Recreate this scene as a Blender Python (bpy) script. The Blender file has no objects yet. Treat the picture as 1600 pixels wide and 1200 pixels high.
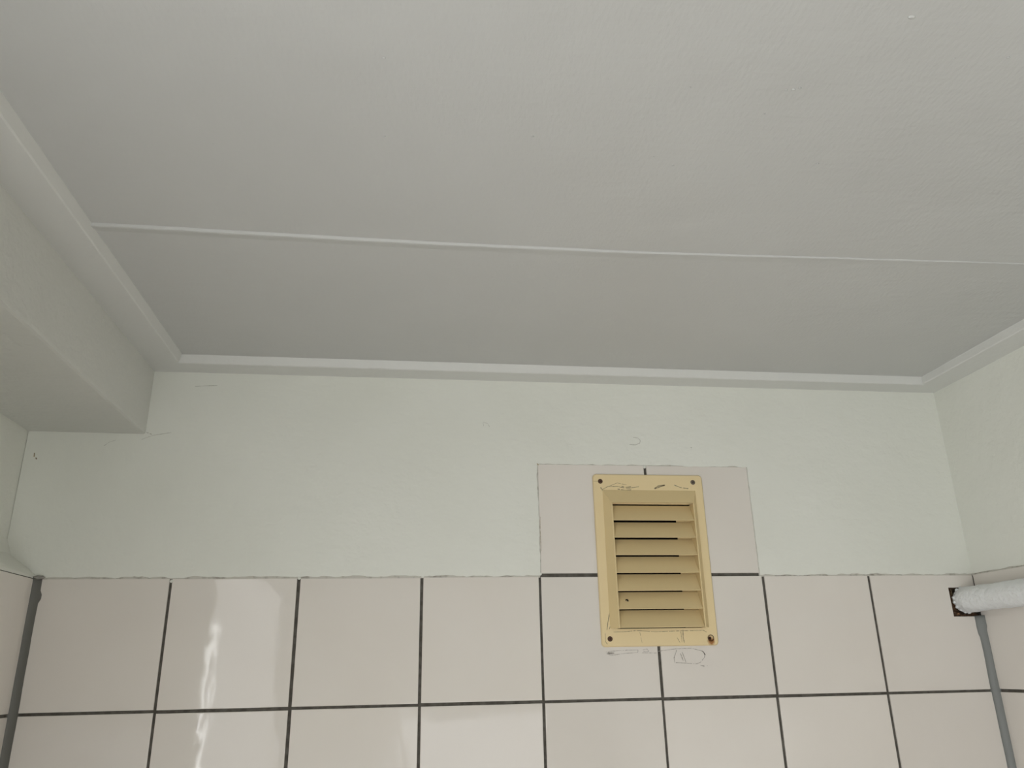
import bpy, bmesh, math, random
from mathutils import Vector, Matrix, noise
random.seed(7)
S = bpy.context.scene
H = 2.13                       # world height of the tile top line

# ---------------- camera ----------------
cam_d = bpy.data.cameras.new('camera'); cam = bpy.data.objects.new('camera', cam_d)
S.collection.objects.link(cam); S.camera = cam
cam_d.sensor_width = 36; cam_d.lens = 1230.97/1600*36; cam_d.clip_start = .01
r0 = (0.99125, -0.13064, -0.01871); r1 = (-0.02710, -0.34022, 0.93995); r2 = (0.12916, 0.93123, 0.34079)
M = Matrix(((r0[0], r1[0], -r2[0], -.02248), (r0[1], r1[1], -r2[1], -1.03079),
            (r0[2], r1[2], -r2[2], H-.1151), (0, 0, 0, 1)))
cam.matrix_world = M

# ---------------- world, exposure, light ----------------
w = bpy.data.worlds.new('daylight'); S.world = w; w.use_nodes = True
w.node_tree.nodes['Background'].inputs[0].default_value = (.78, .86, 1, 1)
w.node_tree.nodes['Background'].inputs[1].default_value = .6
S.view_settings.view_transform = 'Standard'; S.view_settings.look = 'None'
S.view_settings.gamma = 1; S.view_settings.use_curve_mapping = False
S.view_settings.exposure = 0.03
WIN_POWER = 1.95                # emission of the frosted door glass behind the camera
SIDE_POWER = 1.75               # emission of the net-curtained window in the left wall
GAP_POWER = 9.0                # clear bright gap at that window's edge
# main window in the rear wall behind the camera; narrow one in the left wall
XL, XLP, XR, YB = -.4584, -.499, .7637, -2.1
WX0, WX1, WZ0, WZ1 = -.06, .56, H-1.75, H-.25

# ---------------- helpers ----------------
def mat(name, col, rough=.6, bump=None, emit=None, coat=0, spec=.5):
    m = bpy.data.materials.new(name); m.use_nodes = True
    nt = m.node_tree; b = nt.nodes['Principled BSDF']
    b.inputs['Base Color'].default_value = (*col, 1); b.inputs['Roughness'].default_value = rough
    b.inputs['Specular IOR Level'].default_value = spec
    if emit:
        b.inputs['Emission Color'].default_value = (*emit[0], 1); b.inputs['Emission Strength'].default_value = emit[1]
    if bump: add_bump(m, bump)
    return m
def add_bump(m, layers):       # layers: (scale, detail, strength distance, stretch)
    nt = m.node_tree; b = nt.nodes['Principled BSDF']; geo = nt.nodes.new('ShaderNodeNewGeometry'); prev = None
    for sc, det, dist, st in layers:
        mp = nt.nodes.new('ShaderNodeMapping'); mp.inputs['Scale'].default_value = st
        n = nt.nodes.new('ShaderNodeTexNoise'); n.inputs['Scale'].default_value = sc; n.inputs['Detail'].default_value = det
        bp = nt.nodes.new('ShaderNodeBump'); bp.inputs['Distance'].default_value = dist; bp.inputs['Strength'].default_value = 1
        nt.links.new(geo.outputs['Position'], mp.inputs[0]); nt.links.new(mp.outputs[0], n.inputs['Vector'])
        nt.links.new(n.outputs['Fac'], bp.inputs['Height'])
        if prev: nt.links.new(prev.outputs[0], bp.inputs['Normal'])
        prev = bp
    nt.links.new(prev.outputs[0], b.inputs['Normal'])
def mottle(m, c1, c2, scale, lo=.4, hi=.6, detail=4, stretch=(1,1,1)):
    nt = m.node_tree; b = nt.nodes['Principled BSDF']; geo = nt.nodes.new('ShaderNodeNewGeometry')
    mp = nt.nodes.new('ShaderNodeMapping'); mp.inputs['Scale'].default_value = stretch
    n = nt.nodes.new('ShaderNodeTexNoise'); n.inputs['Scale'].default_value = scale; n.inputs['Detail'].default_value = detail
    r = nt.nodes.new('ShaderNodeValToRGB'); e = r.color_ramp.elements
    e[0].position = lo; e[1].position = hi; e[0].color = (*c1, 1); e[1].color = (*c2, 1)
    nt.links.new(geo.outputs['Position'], mp.inputs[0]); nt.links.new(mp.outputs[0], n.inputs['Vector'])
    nt.links.new(n.outputs['Fac'], r.inputs[0]); nt.links.new(r.outputs[0], b.inputs['Base Color'])
    return r
def link(name, me, m=None, parent=None, kind=None, label=None, cat=None, group=None):
    o = bpy.data.objects.new(name, me); S.collection.objects.link(o)
    if m and me and not me.materials: me.materials.append(m)
    if parent: o.parent = parent
    for k, v in (('kind', kind), ('label', label), ('category', cat), ('group', group)):
        if v: o[k] = v
    return o
def to_mesh(bm, name, smooth=False):
    bmesh.ops.recalc_face_normals(bm, faces=bm.faces)
    me = bpy.data.meshes.new(name); bm.to_mesh(me); bm.free()
    if smooth: me.shade_smooth()
    return me
def box(bm, x0, x1, y0, y1, z0, z1):
    v = [bm.verts.new((x, y, z)) for x in (x0, x1) for y in (y0, y1) for z in (z0, z1)]
    for f in ((0,1,3,2), (4,6,7,5), (0,4,5,1), (2,3,7,6), (0,2,6,4), (1,5,7,3)):
        bm.faces.new([v[i] for i in f])
def prism(bm, pts, vec):       # pts: closed outline in 3-D, extruded along vec
    a = [bm.verts.new(p) for p in pts]; b = [bm.verts.new(Vector(p)+Vector(vec)) for p in pts]
    fs = [bm.faces.new(a), bm.faces.new(list(reversed(b)))]
    for i in range(len(a)):
        j = (i+1) % len(a); bm.faces.new((a[i], b[i], b[j], a[j]))
    return a, b, fs
def nz(*p, s=1.0): return noise.noise(Vector(p)*s)

# ---------------- materials ----------------
wall_paint = mat('wall_paint', (.78,.79,.72), .5, [(28, 3, .0022, (1,1,1)), (260, 3, .0004, (1,1,1)), (90, 2, .0009, (.5,1,1))])
mottle(wall_paint, (.78, .79, .72), (.81, .82, .755), 5, .35, .65)
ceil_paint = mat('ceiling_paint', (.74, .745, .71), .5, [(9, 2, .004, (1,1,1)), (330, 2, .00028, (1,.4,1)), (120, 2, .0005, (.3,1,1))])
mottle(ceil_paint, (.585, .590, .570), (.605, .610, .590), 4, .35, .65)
trim_paint = mat('trim_paint', (.725, .73, .70), .45, [(160, 3, .0005, (1,1,1))])
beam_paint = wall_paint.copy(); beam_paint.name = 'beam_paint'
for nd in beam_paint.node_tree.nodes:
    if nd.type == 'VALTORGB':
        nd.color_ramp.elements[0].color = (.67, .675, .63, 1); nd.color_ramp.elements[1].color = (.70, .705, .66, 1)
grout_m = mat('dark_grout', (.085, .078, .064), .9, [(700, 2, .0004, (1,1,1))])
mottle(grout_m, (.075, .068, .056), (.115, .106, .09), 120)
masonry = mat('masonry', (.28, .2, .14), .95, [(90, 4, .004, (1,1,1))])
silicone = mat('grey_silicone', (.20, .21, .20), .45, [(45, 2, .001, (1,1,.3)), (400, 2, .0001, (1,1,1))])
vent_m = mat('yellowed_plastic', (.74, .585, .315), .42, [(420, 2, .00008, (1,1,1))])
floor_m = mat('floor_tile', (.13, .12, .11), .4)
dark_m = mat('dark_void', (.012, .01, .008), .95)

# glazed tile: slightly wavy glaze, faint tone drift, each tile a touch different
tile_m = mat('glazed_tile', (.72, .675, .635), .06, [(14, 1, .0011, (1,1,.45)), (70, 1, .00012, (1,1,.6))], spec=.5)
nt = tile_m.node_tree; bs = nt.nodes['Principled BSDF']
ramp = mottle(tile_m, (.755, .71, .65), (.785, .745, .69), 6, .3, .7)
oi = nt.nodes.new('ShaderNodeObjectInfo'); hs = nt.nodes.new('ShaderNodeHueSaturation'); mr = nt.nodes.new('ShaderNodeMapRange')
mr.inputs[3].default_value = .97; mr.inputs[4].default_value = 1.03
nt.links.new(oi.outputs['Random'], mr.inputs[0]); nt.links.new(mr.outputs[0], hs.inputs['Value'])
nt.links.new(ramp.outputs[0], hs.inputs['Color']); nt.links.new(hs.outputs[0], bs.inputs['Base Color'])

# ---------------- room shell ----------------
P = .152                       # tile pitch
T = .1485; G = P-T
# back wall: masonry core (as grout bed in front), with a duct hole behind the vent and a broken pocket at the pipe
def holed_slab(bm, x0, x1, z0, z1, y0, y1, holes):
    xs = sorted({x0, x1, *[h[0] for h in holes], *[h[1] for h in holes]})
    zs = sorted({z0, z1, *[h[2] for h in holes], *[h[3] for h in holes]})
    for i in range(len(xs)-1):
        for j in range(len(zs)-1):
            cx, cz = (xs[i]+xs[i+1])/2, (zs[j]+zs[j+1])/2
            if any(h[0] < cx < h[1] and h[2] < cz < h[3] for h in holes): continue
            box(bm, xs[i], xs[i+1], y0, y1, zs[j], zs[j+1])
    bmesh.ops.remove_doubles(bm, verts=bm.verts, dist=1e-6)
    seen = {}
    for f in list(bm.faces):
        k = tuple(sorted(v.index for v in f.verts)) if False else tuple(round(c, 5) for c in f.calc_center_median())
        seen.setdefault(k, []).append(f)
    bmesh.ops.delete(bm, geom=[f for l in seen.values() if len(l) > 1 for f in l], context='FACES_ONLY')
DUCT = (.2495, .3655, H-.069, H+.096)
PIPEH = (.7235, XR, H-.058, H-.0197)
bm = bmesh.new()
holed_slab(bm, XLP-.12, XR+.12, 0, H+.45, .0016, .06, [DUCT, (PIPEH[0]-.004, PIPEH[1], PIPEH[2]-.002, PIPEH[3]+.004)])
wall_back = link('wall_back', to_mesh(bm, 'wall_back'), grout_m, None, 'structure',
    'far wall with pale glazed tiles and dark joints below white painted plaster', 'wall')
bm = bmesh.new(); box(bm, XLP-.12, XR+.12, .0601, .12, 0, H+.45)
link('masonry_core', to_mesh(bm, 'masonry_core'), masonry, wall_back)

# plaster above the tiles with an uneven painted lower edge and a step round the two extra tiles
UX0, UX1, UZ = .1520, .4520, H+.1475
bm = bmesh.new()
edge = []
def run(ax, az, bx, bz, n, amp):
    for i in range(n):
        t = i/n; x = ax+(bx-ax)*t; z = az+(bz-az)*t
        j = amp*nz(x, z, 3.1, s=55) + amp*.7*nz(x, z, 9.1, s=190)
        nx, nzv = -(bz-az), (bx-ax); L = math.hypot(nx, nzv) or 1
        edge.append((x+nx/L*j, z+nzv/L*j))
Z0 = H-.0010
run(XLP, Z0, UX0+.0006, Z0, 150, .0016)
run(UX0+.0006, Z0, UX0+.0006, UZ, 40, .0012)
run(UX0+.0006, UZ, UX1, UZ-.0006, 70, .0014)
run(UX1, UZ-.0006, UX1, Z0-.0003, 40, .001)
run(UX1, Z0-.0003, XR, Z0, 80, .0014)
edge += [(XR, Z0), (XR, H+.30), (XLP, H+.30)]
prism(bm, [(x, -.0009, z) for x, z in edge], (0, .0030, 0))
link('plaster', to_mesh(bm, 'plaster'), wall_paint, wall_back)

filler_m = mat('beige_filler', (.50, .475, .42), .7, [(200, 3, .0006, (1,1,1))]); mottle(filler_m, (.30, .28, .24), (.58, .56, .50), 90, .3, .5)
bm = bmesh.new()
box(bm, XL, UX0+.0005, .0003, .003, H-.0036, H+.003); box(bm, UX1-.001, XR, .0003, .003, H-.0036, H+.003)
box(bm, UX0-.002, UX0+.0023, .0004, .003, H+.0015, UZ+.002); box(bm, UX1-.0012, UX1+.002, .0004, .003, H+.0015, UZ+.002)
box(bm, UX0-.002, UX1+.002, .0004, .003, UZ-.0012, UZ+.002)
link('filler', to_mesh(bm, 'filler'), filler_m, wall_back, 'stuff', 'thin beige filler line where plaster meets the tiles')
# tiles
def tile_mesh(name, outline, thick=.0075, bev=.0009, plane='back'):
    bm = bmesh.new()
    a, b, fs = prism(bm, [(x, 0, z) for x, z in outline], (0, thick, 0))
    bmesh.ops.recalc_face_normals(bm, faces=bm.faces)
    fe = [e for e in bm.edges if all(abs(v.co.y) < 1e-7 for v in e.verts)]
    bmesh.ops.bevel(bm, geom=fe, offset=bev, segments=2, profile=.6, affect='EDGES')
    if plane != 'back':
        for v in bm.verts:
            x, y, z = v.co
            v.co = (-y, x, z) if plane == 'left' else (y, x, z)
    me = to_mesh(bm, name)
    return me
def rect(w_, h_): return [(0, 0), (w_, 0), (w_, h_), (0, h_)]
full = tile_mesh('tile', rect(T, T))
full.materials.append(tile_m)
lastw = XR-.0003-(4*P+G/2)
last = tile_mesh('tile_end', rect(lastw, T))
ROWS = 6
def tile(me, x, y, z, parent, jit=.00035):
    o = link('tile', me, tile_m, parent)
    o.location = (x+random.uniform(-jit, jit), y+random.uniform(-.00015, .0001), z+random.uniform(-jit, jit))
    o.rotation_euler = (random.uniform(-.0018, .0018), random.uniform(-.0012, .0012), random.uniform(-.0018, .0018))
    return o
def notched(x0, z0, w_, h_, hole):   # outline of a tile with the hole cut out of one corner or edge
    hx0, hx1, hz0, hz1 = hole[0]-x0, hole[1]-x0, hole[2]-z0, hole[3]-z0
    if hx0 > 0 and hz0 <= 0 and hx1 >= w_: return [(0,0), (hx0,0), (hx0,hz1), (w_,hz1), (w_,h_), (0,h_)]
    if hx0 > 0 and hz1 >= h_ and hx1 >= w_: return [(0,0), (w_,0), (w_,hz0), (hx0,hz0), (hx0,h_), (0,h_)]
    if hx0 <= 0 and hz0 <= 0: return [(hx1,0), (w_,0), (w_,h_), (0,h_), (0,hz1), (hx1,hz1)]
    if hx0 <= 0 and hz1 >= h_: return [(0,0), (w_,0), (w_,h_), (hx1,h_), (hx1,hz0), (0,hz0)]
    return [(0,0), (w_,0), (w_,hz0), (hx0,hz0), (hx0,hz1), (w_,hz1), (w_,h_), (0,h_)]
for r in range(ROWS):
    z = H-P*(r+1)+G/2 - (.0012 if r == 0 else .0012)
    for c in range(-3, 5):
        x = c*P+G/2; me = last if c == 4 else full
        if r == 0 and c in (1, 2):
            me = tile_mesh('tile_cut', notched(x, z, T, T, DUCT))
        if r == 0 and c == 4:
            me = tile_mesh('tile_cut', notched(x, z, lastw, T, PIPEH))
        tile(me, x, 0, z, wall_back)
zu = H+G/2-.0004
for c in (1, 2):
    x = c*P+G/2; wd = T if c == 1 else UX1-x-.0005; ht = UZ-zu-.0004
    me = tile_mesh('tile_cut', notched(x, zu, wd, ht, DUCT)); tile(me, x, 0, zu, wall_back, .0001)
bm = bmesh.new()               # rows far below the frame joined
zlow = H-P*ROWS
for r in range(8):
    for c in range(-3, 5):
        box(bm, c*P+G/2, min(c*P+P-G/2, XR), 0, .004, zlow-P*(r+1)+G/2, zlow-P*r-G/2)
link('lower_tiles', to_mesh(bm, 'lower_tiles'), tile_m, wall_back, 'stuff')

# duct behind the vent
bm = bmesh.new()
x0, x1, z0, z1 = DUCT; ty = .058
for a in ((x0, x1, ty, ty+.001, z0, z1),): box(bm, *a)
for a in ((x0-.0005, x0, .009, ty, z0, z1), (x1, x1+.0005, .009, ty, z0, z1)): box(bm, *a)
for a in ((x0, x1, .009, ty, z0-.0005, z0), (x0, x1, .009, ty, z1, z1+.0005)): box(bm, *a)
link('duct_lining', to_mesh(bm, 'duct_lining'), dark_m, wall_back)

# rubble pocket round the pipe
rub = mat('rusty_rubble', (.18, .09, .04), .9, [(260, 5, .002, (1,1,1))])
mottle(rub, (.035, .022, .013), (.30, .17, .09), 130, .4, .75)
bm = bmesh.new(); N = 26
g = [[None]*(N+1) for _ in range(N+1)]
for i in range(N+1):
    for j in range(N+1):
        x = PIPEH[0]-.003+(PIPEH[1]-PIPEH[0]+.003)*i/N; z = PIPEH[2]-.002+(.0383+.006)*j/N
        y = .012+.007*nz(x, z, 1.3, s=170)+.004*nz(x, z, 4.3, s=420)
        if z < H-.050: y -= .005
        g[i][j] = bm.verts.new((x, y, z))
for i in range(N):
    for j in range(N): bm.faces.new((g[i][j], g[i+1][j], g[i+1][j+1], g[i][j+1]))
ret = bmesh.ops.extrude_face_region(bm, geom=list(bm.faces))
for v in ret['geom']:
    if isinstance(v, bmesh.types.BMVert): v.co.y = .04
link('rubble', to_mesh(bm, 'rubble'), rub, wall_back, None, 'rusty brown broken masonry in the tile cut-out round the pipe')

# corner sealant beads
silicone_d = silicone.copy(); silicone_d.name = 'dark_grey_silicone'; silicone_d.node_tree.nodes['Principled BSDF'].inputs['Base Color'].default_value = (.13, .13, .115, 1)
def bead(name, pts, widths, depths, side, parent, label):
    # pts: heights; bead spans back wall and side wall
    bm = bmesh.new(); rings = []
    for z, wd, dp in zip(pts, widths, depths):
        X = XL if side == 'L' else XR; sg = 1 if side == 'L' else -1
        ring = []
        for k in range(7):
            a = k/6; bul = math.sin(a*math.pi)
            x = X+sg*(dp*(1-a)*0 + wd*a) + sg*.0016*bul*.3
            y = -dp*(1-a) - .0010*bul
            ring.append(bm.verts.new((x, y-.0005, z)))
        ring.append(bm.verts.new((X+sg*wd, .006, z)));  ring.append(bm.verts.new((X-sg*.006, .006, z)))
        ring.append(bm.verts.new((X-sg*.006, -dp, z)))
        rings.append(ring)
    for a, b in zip(rings, rings[1:]):
        n = len(a)
        for k in range(n): bm.faces.new((a[k], a[(k+1) % n], b[(k+1) % n], b[k]))
    bm.faces.new(rings[0]); bm.faces.new(rings[-1])
    return link(name, to_mesh(bm, name, True), silicone_d if side == 'L' else silicone, parent, None, label)
zs = [H-.001-.9*i/180 for i in range(181)]
wl = [.0068+.0006*nz(z, 2, 2, s=22)+.0003*nz(z, 5, 2, s=130)+(.0022 if abs(z-(H-.024)) < .004 else 0) for z in zs]
dl = [.0075+.0008*nz(z, 7, 2, s=20) for z in zs]
bead('corner_sealant', zs, wl, dl, 'L', wall_back, 'wide dark grey silicone bead in the left tiled corner')
zs = [H-.0575-.85*i/180 for i in range(181)]
wr = [.0082+.0009*nz(z, 12, 2, s=22)+.0004*nz(z, 15, 2, s=130)+(.0015 if i < 6 else 0) for i, z in enumerate(zs)]
dr = [.0058+.0008*nz(z, 17, 2, s=20)+(.002 if i < 4 else 0) for i, z in enumerate(zs)]
bead('corner_sealant', zs, wr, dr, 'R', wall_back, 'mid grey silicone bead in the right corner below the pipe')
bm = bmesh.new()               # crumb of old filler capping the left bead
bmesh.ops.create_icosphere(bm, subdivisions=3, radius=1)
for v in bm.verts:
    k = 1+.35*nz(*v.co, s=1.9); v.co = Vector((XL+.0035+v.co.x*.0075*k, -.003+v.co.y*.005*k, H-.0012+v.co.z*.0022*k))
link('filler', to_mesh(bm, 'filler', True), mat('old_filler', (.33, .32, .29), .8, [(500, 3, .0008, (1,1,1))]), wall_back)

# side walls
def quadbox(name, args, m, parent=None, **k):
    bm = bmesh.new(); box(bm, *args); return link(name, to_mesh(bm, name), m, parent, **k)
NW = (-2.06, -.89, H-1.15, H+.165)      # narrow window in the left wall: y0, y1, z0, z1
bm = bmesh.new()
def side_slab(bm, x0, x1, y0, y1, z0, z1, hole=None):
    if not hole: box(bm, x0, x1, y0, y1, z0, z1); return
    a, b, c, d = hole
    box(bm, x0, x1, y0, a, z0, z1); box(bm, x0, x1, b, y1, z0, z1)
    box(bm, x0, x1, a, b, z0, c); box(bm, x0, x1, a, b, d, z1)
side_slab(bm, XLP-.10, XLP-.0005, YB, .0016, 0, H+.45, NW)
wall_left = link('wall_left', to_mesh(bm, 'wall_left'), wall_paint, None, 'structure',
    'left wall, tiled low down with painted plaster recessed above', 'wall')
bm = bmesh.new(); side_slab(bm, XLP-.0004, XL-.0016, YB, .0015, 0, H-.0016, (NW[0], NW[1], NW[2], H-.0017))
link('tile_backing', to_mesh(bm, 'tile_backing'), grout_m, wall_left)
# filler along the ledge where plaster meets the tile top
bm = bmesh.new(); pts = []
for i in range(121):
    y = NW[1]+(-NW[1]-.0005)*i/120; pts.append((y, .0030+.0012*nz(y, 1, 1, s=40)))
va = []
for y, hgt in pts:
    w_ = .0012*nz(y, 8, 1, s=40)
    va.append([bm.verts.new((XL-.0003+.0004*nz(y, 8, 1, s=60), y, H-.0022)), bm.verts.new((XL-.0015, y, H-.0016+hgt)),
               bm.verts.new((XL-.0085+w_, y, H+.008+w_)), bm.verts.new((XL-.020+w_, y, H+.016)), bm.verts.new((XL-.033, y, H+.026+w_)),
               bm.verts.new((XLP-.0002, y, H+.045)), bm.verts.new((XLP-.0002, y, H-.0014))])
for a, b in zip(va, va[1:]):
    for k in range(7): bm.faces.new((a[k], a[(k+1) % 7], b[(k+1) % 7], b[k]))
bm.faces.new(va[0]); bm.faces.new(va[-1])
link('ledge_plaster', to_mesh(bm, 'ledge_plaster'), wall_paint, wall_left)

bm = bmesh.new(); box(bm, XR+.0016, XR+.10, YB, .0015, 0, H+.45)
wall_right = link('wall_right', to_mesh(bm, 'wall_right'), grout_m, None, 'structure',
    'right wall with pale tiles and a white pipe under painted plaster', 'wall')
bm = bmesh.new(); low = []; n = 200
for i in range(n+1):
    y = -.0009+(YB+.0009)*i/n
    low.append((y, H-.001+.0011*nz(y, 3, 1, s=60)+.0007*nz(y, 6, 1, s=200)))
prism(bm, [(XR-.0007, y, z) for y, z in low]+[(XR-.0007, YB, H+.30), (XR-.0007, -.0009, H+.30)], (.0022, 0, 0))
link('plaster', to_mesh(bm, 'plaster'), wall_paint, wall_right)
bm = bmesh.new(); box(bm, XR+.0003, XR+.003, YB, .001, H-.0036, H+.003)
link('filler', to_mesh(bm, 'filler'), filler_m, wall_right)
sideL = tile_mesh('tile_left', rect(T, T), plane='left'); sideR = tile_mesh('tile_right', rect(T, T), plane='right')
# mirror so that glazed faces look into the room: left faces +x, right faces -x
for side, me, par, X in (('L', sideL, wall_left, XL), ('R', sideR, wall_right, XR)):
    for r in range(4):
        z = H-P*(r+1)+G/2-.0012
        for c in range(13):
            y0 = .0012-(c+1)*P+G/2
            if y0 < YB: continue
            if side == 'L' and y0 < NW[1] and y0+T > NW[0]:
                for a, b in ((y0, min(y0+T, NW[0])), (max(y0, NW[1]), y0+T)):
                    if b-a > .01:
                        m2 = tile_mesh('tile_cut', rect(b-a, T), plane='left'); o = tile(m2, X, 0, z, par); o.location.y = a; o.location.x = X; o.rotation_euler = (0,0,0)
                continue
            o = tile(me, X, y0, z, par); o.location.x = X; o.location.y = y0
    bm = bmesh.new(); zl = H-4*P-.0012
    for r in range(9):
        for c in range(13):
            y1 = -.0002-c*P-G/2; y0 = y1-T; za = zl-P*(r+1)+G/2; zb = za+T
            if y0 < YB or za < 0: continue
            if side == 'L' and y0 < NW[1] and y1 > NW[0] and zb > NW[2]: continue
            box(bm, *((X-.004, X) if side == 'L' else (X, X+.004)), y0, y1, za, zb)
    link('lower_tiles', to_mesh(bm, 'lower_tiles'), tile_m, par, 'stuff')

# narrow window in the left wall and wide window in the rear wall: frosted, lit by the day outside
pane_m = mat('frosted_pane', (.8, .85, .9), .5, emit=((.985, .985, 1.0), WIN_POWER))
pane_n = mat('frosted_pane_narrow', (.8, .85, .9), .5, [(30, 2, .01, (1, 1, .3))], emit=((.97, .98, .97), GAP_POWER))
pane_s = mat('curtained_pane', (.8, .8, .8), .8, emit=((.985, .985, .995), SIDE_POWER))
frame_m = mat('window_paint', (.8, .8, .77), .35)
def window(name, ax, at, u0, u1, z0, z1, m, label, fw=.02):
    bm = bmesh.new()
    def bx(u, v, za, zb, d0=-.02, d1=.02):
        if ax == 'y': box(bm, u, v, at+d0, at+d1, za, zb)
        else: box(bm, at+d0, at+d1, u, v, za, zb)
    bx(u0, u0+fw, z0, z1); bx(u1-fw, u1, z0, z1); bx(u0+fw, u1-fw, z0, z0+fw); bx(u0+fw, u1-fw, z1-fw, z1)
    f = link(name, to_mesh(bm, name), frame_m, None, 'structure', label, 'window')
    bm = bmesh.new(); bx(u0+fw-.002, u1-fw+.002, z0+fw-.002, z1-fw+.002, *((.008, .011) if ax == 'x' else (-.003, .003)))
    link('pane', to_mesh(bm, 'pane'), m, f)
window('window_1', 'x', XL-.012, NW[0], NW[1], NW[2], NW[3], pane_s, 'net-curtained window in the left wall beside the viewpoint', .008)
w1 = bpy.data.objects['window_1']
bm = bmesh.new(); box(bm, XL-.0009, XL+.0004, -1.0, NW[1]-.008, NW[2]+.006, H-.004)
link('pane', to_mesh(bm, 'pane'), pane_n, w1, None, 'bright strip of bare glass beside the curtain')
window('window_2', 'y', YB-.02, WX0, WX1, WZ0, WZ1, pane_m, 'frosted window in the wall behind the viewpoint', .03)
bm = bmesh.new()
box(bm, XLP-.1, WX0, YB-.1, YB-.0005, 0, H+.45); box(bm, WX1, XR+.1, YB-.1, YB-.0005, 0, H+.45)
box(bm, WX0, WX1, YB-.1, YB-.0005, 0, WZ0); box(bm, WX0, WX1, YB-.1, YB-.0005, WZ1, H+.45)
link('wall_rear', to_mesh(bm, 'wall_rear'), wall_paint, None, 'structure', 'painted wall behind the viewpoint holding the wide frosted window', 'wall')
bm = bmesh.new(); box(bm, XLP-.1, XR+.1, YB-.1, .06, -.06, 0)
link('floor', to_mesh(bm, 'floor'), floor_m, None, 'structure', 'dull grey-brown floor of the small tiled room', 'floor')

# ceiling: two painted boards meeting at a small raised step
ZC = H+.2765; ZT = H+.2657; SY = -.383
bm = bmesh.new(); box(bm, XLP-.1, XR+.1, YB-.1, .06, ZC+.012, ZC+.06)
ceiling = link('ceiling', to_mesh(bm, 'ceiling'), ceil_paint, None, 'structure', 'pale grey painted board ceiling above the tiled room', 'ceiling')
def seam(x):
    k = [(-.6, -.360), (-.31, -.3588), (0, -.3547), (.2, -.356), (.4, -.3638), (.62, -.372), (.9, -.381)]
    for (a, p), (b, q) in zip(k, k[1:]):
        if a <= x <= b: return p+(q-p)*(x-a)/(b-a)+.0007*nz(x, 0, 1, s=14)
    return -.38
def step(x): return .0026*(1-.85*max(0, min(1, (x+.1)/.68))) + .0004*nz(x, 4, 4, s=40) + .0001
n = 120; xs = [XLP+(XR-XLP)*i/n for i in range(n+1)]
bm = bmesh.new(); va = []
for x in xs:
    s, d = seam(x), step(x)
    va.append([bm.verts.new(p) for p in ((x, 0, ZC-.0), (x, s+.10, ZC), (x, s+.012, ZC-d*.25), (x, s+.0015, ZC-d*.95), (x, s, ZC-d*.8), (x, s-.0012, ZC+.001), (x, s-.0012, ZC+.012), (x, 0, ZC+.012))])
for a, b in zip(va, va[1:]):
    for k in range(8): bm.faces.new((a[k], a[(k+1) % 8], b[(k+1) % 8], b[k]))
bm.faces.new(va[0]); bm.faces.new(va[-1])
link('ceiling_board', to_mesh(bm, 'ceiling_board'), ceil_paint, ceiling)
bm = bmesh.new(); va = []
for x in xs:
    s = seam(x)-.0013
    va.append([bm.verts.new(p) for p in ((x, s, ZC+.0002), (x, YB, ZC+.0002), (x, YB, ZC+.012), (x, s, ZC+.012))])
for a, b in zip(va, va[1:]):
    for k in range(4): bm.faces.new((a[k], a[(k+1) % 4], b[(k+1) % 4], b[k]))
bm.faces.new(va[0]); bm.faces.new(va[-1])
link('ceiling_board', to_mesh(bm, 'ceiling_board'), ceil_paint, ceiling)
# specks of dried paint on the ceiling
bm = bmesh.new()
for x, y, s in ((.293,-.671,1.5), (.382,-.645,.9), (.248,-.598,1.1), (.252,-.600,.8), (.243,-.597,.7), (.2385,-.570,.6), (.068,-.525,.7), (-.047,-.513,.7),
                (-.0455,-.597,.8), (-.18,-.489,.5), (.172,-.592,.6), (.31,-.515,.8), (.345,-.64,.6), (.17,-.51,.5), (.19,-.50,.6)):
    bmesh.ops.create_icosphere(bm, subdivisions=2, radius=1, matrix=Matrix.Translation((x, y, ZC)) @ Matrix.Diagonal((.0016*s, .0010*s, .0006*s, 1)))
link('paint_speck', to_mesh(bm, 'paint_speck', True), ceil_paint, ceiling, 'stuff')

# boxed beam along the left side
XB = -.3581; ZB = H+.1794
bm = bmesh.new(); n = 90; va = []
for i in range(n+1):
    y = -.0009+(YB+.0009)*i/n; j = .0010*nz(y, 2, 2, s=18)
    k2 = .0006*nz(y, 6, 2, s=60)
    va.append([bm.verts.new(p) for p in ((XLP-.0004, y, ZB+.001), (XB-.0035, y, ZB+j), (XB-.0006, y, ZB+.0008+j+k2), (XB+j*.5, y, ZB+.004+j), (XB, y, ZC+.0115), (XLP-.0004, y, ZC+.0115))])
for a, b in zip(va, va[1:]):
    for k in range(6): bm.faces.new((a[k], a[(k+1) % 6], b[(k+1) % 6], b[k]))
bm.faces.new(va[0]); bm.faces.new(va[-1])
link('beam', to_mesh(bm, 'beam'), beam_paint, None, 'structure', 'white painted boxed beam running along the upper left wall under the ceiling', 'beam')

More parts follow.
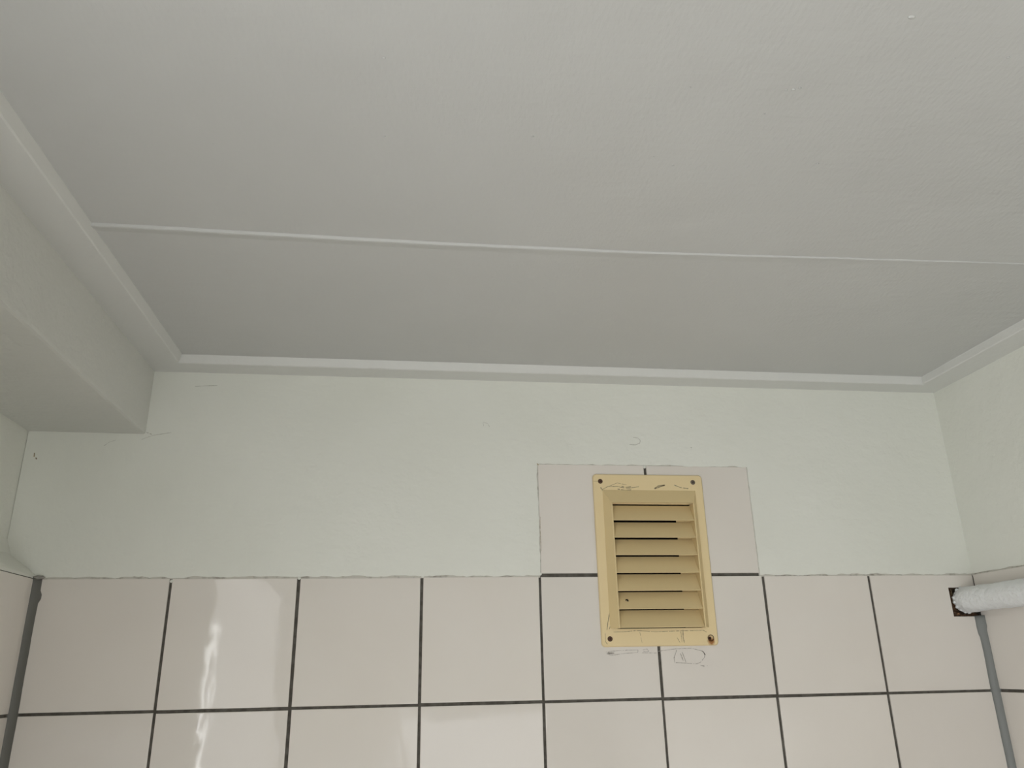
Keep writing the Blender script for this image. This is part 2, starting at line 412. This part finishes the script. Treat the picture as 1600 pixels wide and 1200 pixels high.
# flat trim round the ceiling edge, mitred
def trim(name, p0, p1, inn, m0, m1, label, seed, TW, TS):
    # p0->p1 along wall edge, inn = inward direction, m0/m1 = mitre flags
    p0, p1, inn = Vector(p0), Vector(p1), Vector(inn); d = (p1-p0); L = d.length; d /= L
    bm = bmesh.new(); n = int(L/.012); va = []
    for i in range(n+1):
        t = i/n
        ring = []
        j = .0006*nz(t*L, seed, 0, s=45); jj = .0005*nz(t*L, seed+5, 0, s=70)
        for u, zz in ((0, ZT), (TW-.0012, ZT+jj), (TW+j, ZT+.0012+jj), (TW+TS+j-.0006, ZC-.0010), (TW+TS+.0008+j, ZC+.004), (0, ZC+.004)):
            a = m0*u; b = L-m1*u
            ring.append(bm.verts.new(p0+d*(a+(b-a)*t)+inn*u+Vector((0, 0, zz))))
        va.append(ring)
    for a, b in zip(va, va[1:]):
        for k in range(6): bm.faces.new((a[k], a[(k+1) % 6], b[(k+1) % 6], b[k]))
    bm.faces.new(va[0]); bm.faces.new(va[-1])
    link(name, to_mesh(bm, name), trim_paint, None, 'structure', label, 'trim')
trim('trim_1', (XB, -.0009, 0), (XR-.0007, -.0009, 0), (0, -1, 0), 1.08, 1.12, 'white flat trim where the far wall meets the ceiling', 1, .0345, .0040)
trim('trim_2', (XB, -.0009, 0), (XB, YB, 0), (1, 0, 0), .92, 0, 'white flat trim along the top of the left beam', 22, .0400, .0035)
trim('trim_3', (XR-.0007, -.0009, 0), (XR-.0007, YB, 0), (-1, 0, 0), .89, 0, 'white flat trim where the right wall meets the ceiling', 43, .0415, .0015)

# ---------------- pipe ----------------
pipe_paint = mat('thick_white_paint', (.84, .86, .86), .5, [(110, 4, .0030, (1,1,1)), (420, 2, .0006, (1,1,1))])
bm = bmesh.new(); seg = 40; rings = []
ys = [.010, .006, .002, -.002]+[-.002-.0045*i for i in range(1, 150)]+[-.72-.05*i for i in range(28)]
for i, y in enumerate(ys):
    R0 = .0166+.0009*nz(y, 3, 3, s=26)
    if y > 0: R0 *= 1-.5*(y/.010)**2*.9
    if y < -.002 and y > -.02: R0 += .0006
    cx = XR-.0190+.0008*nz(y, 1, 8, s=9); cz = H-.0365+.0006*nz(y, 2, 8, s=9)
    ring = []
    for k in range(seg):
        a = 2*math.pi*k/seg
        rr = R0*(1+.045*nz(math.cos(a)*.02, math.sin(a)*.02, y, s=70)+.02*nz(math.cos(a)*.02, math.sin(a)*.02, y, s=220))
        ring.append(bm.verts.new((cx+rr*math.cos(a), y+(.004*nz(math.cos(a), math.sin(a), 0, s=3) if y > 0 else 0), cz+rr*math.sin(a))))
    rings.append(ring)
for a, b in zip(rings, rings[1:]):
    for k in range(seg): bm.faces.new((a[k], a[(k+1) % seg], b[(k+1) % seg], b[k]))
bm.faces.new(rings[0]); bm.faces.new(rings[-1])
pipe = link('pipe', to_mesh(bm, 'pipe', True), pipe_paint, None, None,
    'lumpy white-painted pipe running along the right wall into a broken tile hole', 'pipe')
# ragged paint crust at its end
bm = bmesh.new()
for k in range(16):
    a = 2*math.pi*k/16+.2; rr = .0158
    c = Vector((XR-.0190+rr*math.cos(a), .0005+.002*nz(k, 1, 1, s=.7), H-.0365+rr*math.sin(a)))
    if c.x > XR-.002: continue
    bmesh.ops.create_icosphere(bm, subdivisions=2, radius=.0024+.0012*nz(k, 5, 1, s=.9), matrix=Matrix.Translation(c))
for v in bm.verts: v.co += Vector((nz(*v.co, s=300), nz(*v.co, s=310), nz(*v.co, s=290)))*.0008
link('paint_crust', to_mesh(bm, 'paint_crust', True), pipe_paint, pipe, None, 'ragged white paint crust at the pipe end')

# ---------------- vent grille ----------------
vent = link('vent_grille', None, None, None, None,
    'yellowed cream plastic louvred vent grille screwed over the tiles', 'vent grille')
vx0, vx1, vz0, vz1 = .2285, .3830, H-.0905, H+.1335
vent.location = (0, 0, 0)
VT = .0034                       # flange thickness
ix0, ix1 = .2510, .3625; izt, izb = H+.0917, H-.0680   # louvre opening
FY = -.0135                      # front plane of louvre box

# flange material: yellowed plastic with grime near the hood edges and rust under the lower right hole
fl_m = vent_m.copy(); fl_m.name = 'yellowed_plastic_flange'
nt = fl_m.node_tree; bs = nt.nodes['Principled BSDF']
def node(t, **k):
    n_ = nt.nodes.new(t)
    for a, b in k.items(): setattr(n_, a, b)
    return n_
geo = node('ShaderNodeNewGeometry')
def dist_mask(p, r_in, r_out, wob=0.0):
    src = geo.outputs['Position']
    if wob:
        nn = node('ShaderNodeTexNoise'); nn.inputs['Scale'].default_value = 260; nn.inputs['Detail'].default_value = 3
        nt.links.new(src, nn.inputs['Vector'])
        mm = node('ShaderNodeVectorMath', operation='MULTIPLY_ADD'); mm.inputs[1].default_value = (wob,)*3
        nt.links.new(nn.outputs['Color'], mm.inputs[0]); nt.links.new(src, mm.inputs[2])
        sb = node('ShaderNodeVectorMath', operation='SUBTRACT'); sb.inputs[1].default_value = (wob/2,)*3
        nt.links.new(mm.outputs[0], sb.inputs[0]); src = sb.outputs[0]
    d = node('ShaderNodeVectorMath', operation='DISTANCE'); d.inputs[1].default_value = p; nt.links.new(src, d.inputs[0])
    m_ = node('ShaderNodeMapRange'); m_.inputs[1].default_value = r_in; m_.inputs[2].default_value = r_out
    m_.inputs[3].default_value = 1; m_.inputs[4].default_value = 0
    nt.links.new(d.outputs['Value'], m_.inputs[0]); return m_.outputs[0]
def mix(fac, a, col):
    m_ = node('ShaderNodeMix', data_type='RGBA'); nt.links.new(fac, m_.inputs[0])
    if isinstance(a, tuple): m_.inputs[6].default_value = (*a, 1)
    else: nt.links.new(a, m_.inputs[6])
    m_.inputs[7].default_value = (*col, 1); return m_.outputs[2]
col = mix(dist_mask((.3732, -VT, H-.0852), .003, .0058, .003), (.82, .665, .385), (.36, .15, .035))
nt.links.new(col, bs.inputs['Base Color'])

def rr_outline(x0, x1, z0, z1, r, n_=6):
    out = []
    for cx, cz, a0 in ((x1-r, z1-r, 0), (x0+r, z1-r, 90), (x0+r, z0+r, 180), (x1-r, z0+r, 270)):
        for i in range(n_+1):
            a = math.radians(a0+90*i/n_); out.append((cx+r*math.cos(a), cz+r*math.sin(a)))
    return out
# flange as a ring: outer rounded outline joined to the inner opening
hx0, hx1, hzt, hzb = .2405, .3720, H+.1125, H-.0690   # foot of the hood on the flange
ho = rr_outline(vx0, vx1, vz0, vz1, .0048)
bm = bmesh.new()
holes = [(.2386, H+.1235), (.3695, H+.1235), (.2395, H-.0807), (.3730, H-.0815)]
# build with boolean-free triangle fill: outer loop, rectangular opening, four screw holes
def loop(pts, y):
    vs = [bm.verts.new((x, y, z)) for x, z in pts]
    return vs, [bm.edges.new((vs[i], vs[(i+1) % len(vs)])) for i in range(len(vs))]
RH = .0034
def circ(c, r, n_=20): return [(c[0]+r*math.cos(2*math.pi*i/n_), c[1]+r*math.sin(2*math.pi*i/n_)) for i in range(n_)]
open_r = [(ix0-.001, izb-.0006), (ix1+.001, izb-.0006), (ix1+.001, izt+.001), (ix0-.001, izt+.001)]
def fill(loops):
    es = [e for l in loops for e in l[1]]
    bmesh.ops.triangle_fill(bm, edges=es, use_beauty=True)
fr = [loop(rr_outline(vx0+.0011, vx1-.0011, vz0+.0011, vz1-.0011, .0040), -VT), loop(open_r, -VT)]+[loop(circ(h_, RH), -VT) for h_ in holes]
fill(fr)
mid = loop(ho, -VT+.0011)
bk = [loop(ho, -.00012), loop(open_r, -.00012)]+[loop(circ(h_, RH*.55), -.00012) for h_ in holes]
fill(bk)
def bridge(a, b):
    for i in range(len(a)):
        j = (i+1) % len(a); bm.faces.new((a[i], a[j], b[j], b[i]))
bridge(fr[0][0], mid[0]); bridge(mid[0], bk[0][0])
for a, b in zip(fr[1:], bk[1:]): bridge(a[0], b[0])
link('flange', to_mesh(bm, 'flange'), fl_m, vent)

# hood: sloping top and tapered side cheeks round the louvres
bm = bmesh.new(); ct = .0012
# top slope
prism(bm, [(hx0, -VT, hzt), (hx1, -VT, hzt), (ix1+.002, FY, izt-.001), (ix0-.002, FY, izt-.001)], (0, .0014, -.0012)) if False else None
def plate(q, t):               # quad q given a thickness t along its inward normal
    q = [Vector(p) for p in q]; nrm = (q[1]-q[0]).cross(q[3]-q[0]).normalized()*t
    prism(bm, q, nrm)
plate([(hx0, -VT+.0004, hzt), (hx1, -VT+.0004, hzt), (ix1+.0016, FY, izt+.0013), (ix0-.0016, FY, izt+.0013)], ct)
plate([(.2405, -VT+.0004, hzt), (ix0-.0016, FY, izt), (ix0-.0016, FY, izb), (.2400, -VT+.0004, izb)], ct)
plate([(hx1, -VT+.0004, hzt), (.3725, -VT+.0004, izb), (ix1+.0016, FY, izb), (ix1+.0016, FY, izt)], ct)
for bxs in ((ix0-.0020, ix0-.0002), (ix1+.0002, ix1+.0018)):   # inner cheeks
    box(bm, bxs[0], bxs[1], FY-.0006, -.0006, izb-.0004, izt)
box(bm, .3430, ix1+.0016, .0030, .0040, izb, izt)
box(bm, ix1, ix1+.0014, -.0006, .0040, izb, izt)
link('hood', to_mesh(bm, 'hood'), vent_m, vent)
# seven louvre slats
pit = (izt-izb)/7
bm = bmesh.new()
y0, y1 = FY+.0002, .0010
prof = [(y0, 0), (y0+.0001, .0009), (y0+.0007, .0016), (y1-.0002, pit-.0005), (y1+.0010, pit-.0005), (y1+.0010, pit-.0016), (y0+.0016, 0)]
prism(bm, [(ix0, y, z) for y, z in prof], (ix1-ix0, 0, 0))
slat_me = to_mesh(bm, 'louvre_slat'); slat_me.materials.append(vent_m)
for k in range(7):
    o = link('louvre_slat', slat_me, None, vent); o.location = (0, 0, izb+pit*k)
# screws
rust = mat('rusty_screw', (.10, .05, .03), .6, [(900, 3, .0003, (1,1,1))]); rust.node_tree.nodes['Principled BSDF'].inputs['Metallic'].default_value = .4
steel = mat('tarnished_screw', (.16, .13, .10), .45, [(900, 3, .0002, (1,1,1))]); steel.node_tree.nodes['Principled BSDF'].inputs['Metallic'].default_value = .6
def screw(c, m, lab, rot, depth=0.0):
    bm = bmesh.new(); n_ = 24; R1 = .0034
    ys_ = -VT-.0001+depth
    prof = [(0, ys_-.0003), (R1*.6, ys_-.00022), (R1*.93, ys_), (R1, ys_+.0003), (R1*.55, ys_+.0020)]
    rg = [[bm.verts.new((r_*math.cos(2*math.pi*i/n_), y, r_*math.sin(2*math.pi*i/n_))) for i in range(n_)] for r_, y in prof[1:]]
    for a, b in zip(rg, rg[1:]): bridge2(bm, a, b)
    bm.faces.new(rg[0]); bm.faces.new(rg[-1])
    o = link('screw', to_mesh(bm, 'screw'), m, vent, None, lab); o.location = (c[0], 0, c[1])
    bm = bmesh.new()
    for a in (0, 90):
        mtx = Matrix.Rotation(math.radians(a+rot), 4, 'Y')
        t_ = bmesh.new(); box(t_, -.0016, .0016, ys_-.00035, ys_-.0001, -.00028, .00028); t_.transform(mtx)
        me = bpy.data.meshes.new('t'); t_.to_mesh(me); bm.from_mesh(me); bpy.data.meshes.remove(me)
    link('cross_recess', to_mesh(bm, 'cross_recess'), dark_m, o)
def bridge2(bm, a, b):
    for i in range(len(a)):
        j = (i+1) % len(a); bm.faces.new((a[i], a[j], b[j], b[i]))
screw(holes[0], rust, 'brown rusted cross-head screw in the top left corner', 20)
screw(holes[1], steel, 'dull steel cross-head screw in the top right corner', 40)
screw(holes[2], rust, 'brown rusted cross-head screw in the bottom left corner', 5)
bm = bmesh.new(); n_ = 24      # deep rusty hole bottom right
c = holes[3]
rg = [[bm.verts.new((c[0]+r_*math.cos(2*math.pi*i/n_), y, c[1]+r_*math.sin(2*math.pi*i/n_))) for i in range(n_)]
      for r_, y in ((.0042, -VT-.0001), (.0043, -VT-.0004), (.0035, -VT-.0003), (.0028, -.0012), (.0019, -.0002))]
for a, b in zip(rg, rg[1:]): bridge2(bm, a, b)
bm.faces.new(rg[-1])
link('screw_hole', to_mesh(bm, 'screw_hole'), mat('dark_rust', (.035, .012, .006), .8), vent, None, 'deep rust-ringed screw hole in the bottom right corner')
# grime lines on the flange and hood: thin raised smears
grime = mat('grey_grime', (.36, .32, .24), .8); mottle(grime, (.47, .38, .22), (.22, .19, .13), 300, .35, .65)
def ribbon(bm, pts, wd, y=None):
    prev = None
    P3 = []
    for (a, b) in zip(pts, pts[1:]):
        n_ = max(1, int(math.dist(a, b)/.0015))
        for i in range(n_): P3.append((a[0]+(b[0]-a[0])*i/n_, a[1]+(b[1]-a[1])*i/n_))
    P3.append(pts[-1])
    for i in range(len(P3)-1):
        (ax, az), (bx_, bz) = P3[i], P3[i+1]; dx, dz = bx_-ax, bz-az; L = math.hypot(dx, dz) or 1
        w0 = 1.35*wd*(.55+.9*abs(nz(ax, az, 1, s=260))); nx, nz_ = -dz/L*w0/2, dx/L*w0/2
        if nz(ax, az, 7, s=330) > .42: continue
        vs = [(ax+nx, y, az+nz_), (ax-nx, y, az-nz_), (bx_-nx, y, bz-nz_), (bx_+nx, y, bz+nz_)]
        prism(bm, vs, (0, .00008, 0))
def px2(p): return (p[0], p[1]+H)
bm = bmesh.new(); fy = -VT-.0001
for ln, wd in (([(.2425, .1115), (.245, .104), (.2435, .101)], .0030), ([(.268, .1165), (.275, .1155), (.281, .1165)], .0012), ([(.334, .1075), (.343, .1045), (.355, .1035)], .0009), ([(.2430, .085), (.2435, .07), (.2425, .055), (.243, .04)], .0009), ([(.2405, .112), (.249, .1165), (.262, .1165), (.275, .114), (.292, .1165)], .0008),
               ([(.251, .117), (.262, .1215), (.275, .119)], .0006), ([(.262, .113), (.273, .1115), (.281, .1122)], .0014),
               ([(.2385, .115), (.2405, .112), (.243, .109), (.244, .104), (.2455, .110)], .0013),
               ([(.2425, .110), (.2425, .103), (.2445, .108), (.2435, .101)], .0020),
               ([(.314, .114), (.320, .118), (.329, .119), (.320, .116), (.3155, .1145)], .0014),
               ([(.341, .120), (.351, .116), (.362, .1145)], .0009), ([(.2285, .1235), (.235, .1235)], .0004),
               ([(.2445, -.0725), (.26, -.0722), (.275, -.071), (.30, -.0728), (.327, -.0722), (.364, -.0718), (.3695, -.075)], .0006),
               ([(.3365, -.071), (.336, -.080), (.337, -.0865)], .0010), ([(.3335, -.073), (.334, -.086)], .0005),
               ([(.328, -.0805), (.331, -.0862)], .0005), ([(.279, -.073), (.281, -.086)], .00035), ([(.2335, -.074), (.2335, -.084), (.2355, -.087)], .0005),
               ([(.2425, -.040), (.240, -.052), (.2375, -.062), (.236, -.070)], .0011), ([(.2445, -.045), (.243, -.060), (.239, -.069)], .0007),
               ([(.2435, .06), (.2425, .03), (.243, .0), (.2415, -.03)], .0005)):
    ribbon(bm, [px2(p) for p in ln], wd, fy)
link('grime', to_mesh(bm, 'grime'), grime, vent, 'stuff', 'grey dirt smears and dried sealant lines on the flange')
bm = bmesh.new()               # dark fleck caught on the sixth slat
for a, b in (((-.0022, .0002), (.0006, .0010)), ((.0004, .0010), (.0013, -.0014)), ((-.0006, .0004), (.0003, .0003))):
    ribbon(bm, [a, b], .0017, 0)
o = link('speck', to_mesh(bm, 'speck'), dark_m, vent, None, 'tiny dark fleck stuck on a slat')
zz = izb+pit+.0115; o.location = (.2640, FY+.0003+(zz-izb-pit)/pit*(y1-y0)-.0012, zz)

# pencil-like sealant outline on the tiles under the vent
trace = mat('faint_grey_trace', (.40, .38, .34), .8); mottle(trace, (.62, .58, .53), (.27, .25, .22), 260, .3, .65)
bm = bmesh.new()
for ln, wd in (([(.2335, -.0965), (.240, -.0955), (.262, -.0945), (.276, -.0945), (.2755, -.0975), (.258, -.0985), (.241, -.1005), (.2345, -.0985), (.240, -.098)], .00055),
               ([(.236, -.0975), (.246, -.098)], .0022), ([(.282, -.0945), (.288, -.0935), (.290, -.0965), (.283, -.0965)], .0005),
               ([(.281, -.098), (.300, -.0985)], .0005), ([(.302, -.0965), (.325, -.094), (.347, -.0935), (.362, -.0975), (.3645, -.101), (.363, -.105), (.357, -.111), (.352, -.1125), (.323, -.1105)], .0006),
               ([(.323, -.1105), (.3225, -.105), (.327, -.0955)], .0008), ([(.331, -.098), (.335, -.110)], .0009), ([(.334, -.098), (.338, -.1105)], .0007),
               ([(.3615, -.0975), (.3645, -.102)], .0012), ([(.357, -.1145), (.362, -.1155)], .0012), ([(.3655, -.1145), (.366, -.1150)], .0010)):
    ribbon(bm, [px2(p) for p in ln], wd, -.0004)
link('sealant_trace', to_mesh(bm, 'sealant_trace'), trace, wall_back, 'stuff', 'faint grey angular outline left on the tiles below the vent')
# small chips: dark nick at the upper tile corner, tiny marks in the plaster corner
bm = bmesh.new()
for ln, wd in (([(-.487, .152), (-.4865, .147)], .0010), ([(-.4845, .146), (-.483, .144)], .0016), ([(.1525, .1475), (.1545, .1455)], .0012),
               ([(.1545, .030), (.1542, .06), (.1546, .075)], .0004), ([(.7255, -.02), (.7262, -.03)], .0003)):
    ribbon(bm, [px2(p) for p in ln], wd, -.0013)
link('chip', to_mesh(bm, 'chip'), grime, wall_back, 'stuff')
scratch = mat('old_scratch', (.56, .56, .50), .8); mottle(scratch, (.66, .66, .60), (.46, .46, .40), 200, .35, .65)
bm = bmesh.new()
for ln, wd in (([(-.3615, .172), (-.3482, .1778), (-.3266, .1818)], .0007), ([(-.3574, .1818), (-.350, .1788)], .0012),
               ([(-.406, .1627), (-.400, .168), (-.3925, .1706)], .0006), ([(-.3044, .2463), (-.290, .2472), (-.276, .248)], .0006),
               ([(.284, .1768), (.292, .1763), (.2985, .1785), (.300, .1825), (.297, .1862), (.290, .1872)], .0010),
               ([(.3725, .1745), (.3735, .1730)], .0014), ([(.0795, .2048), (.0855, .2030), (.0880, .1985)], .0007), ([(.079, .2045), (.080, .199)], .0005)):
    ribbon(bm, [px2(p) for p in ln], wd, -.0013)
link('scratch', to_mesh(bm, 'scratch'), scratch, wall_back, 'stuff', 'small old scratches in the painted plaster')
bm = bmesh.new()               # white splashes of paint in the joint tops
for x, z in ((.3035, .1455), (-.152, -.003), (-.3035, -.006), (0.001, -.0015), (.1525, .001)):
    bmesh.ops.create_icosphere(bm, subdivisions=2, radius=1, matrix=Matrix.Translation((x, .0002, H+z)) @ Matrix.Diagonal((.0022, .0014, .0026 if z > .1 else .002, 1)))
link('paint_splash', to_mesh(bm, 'paint_splash', True), wall_paint, wall_back, 'stuff')
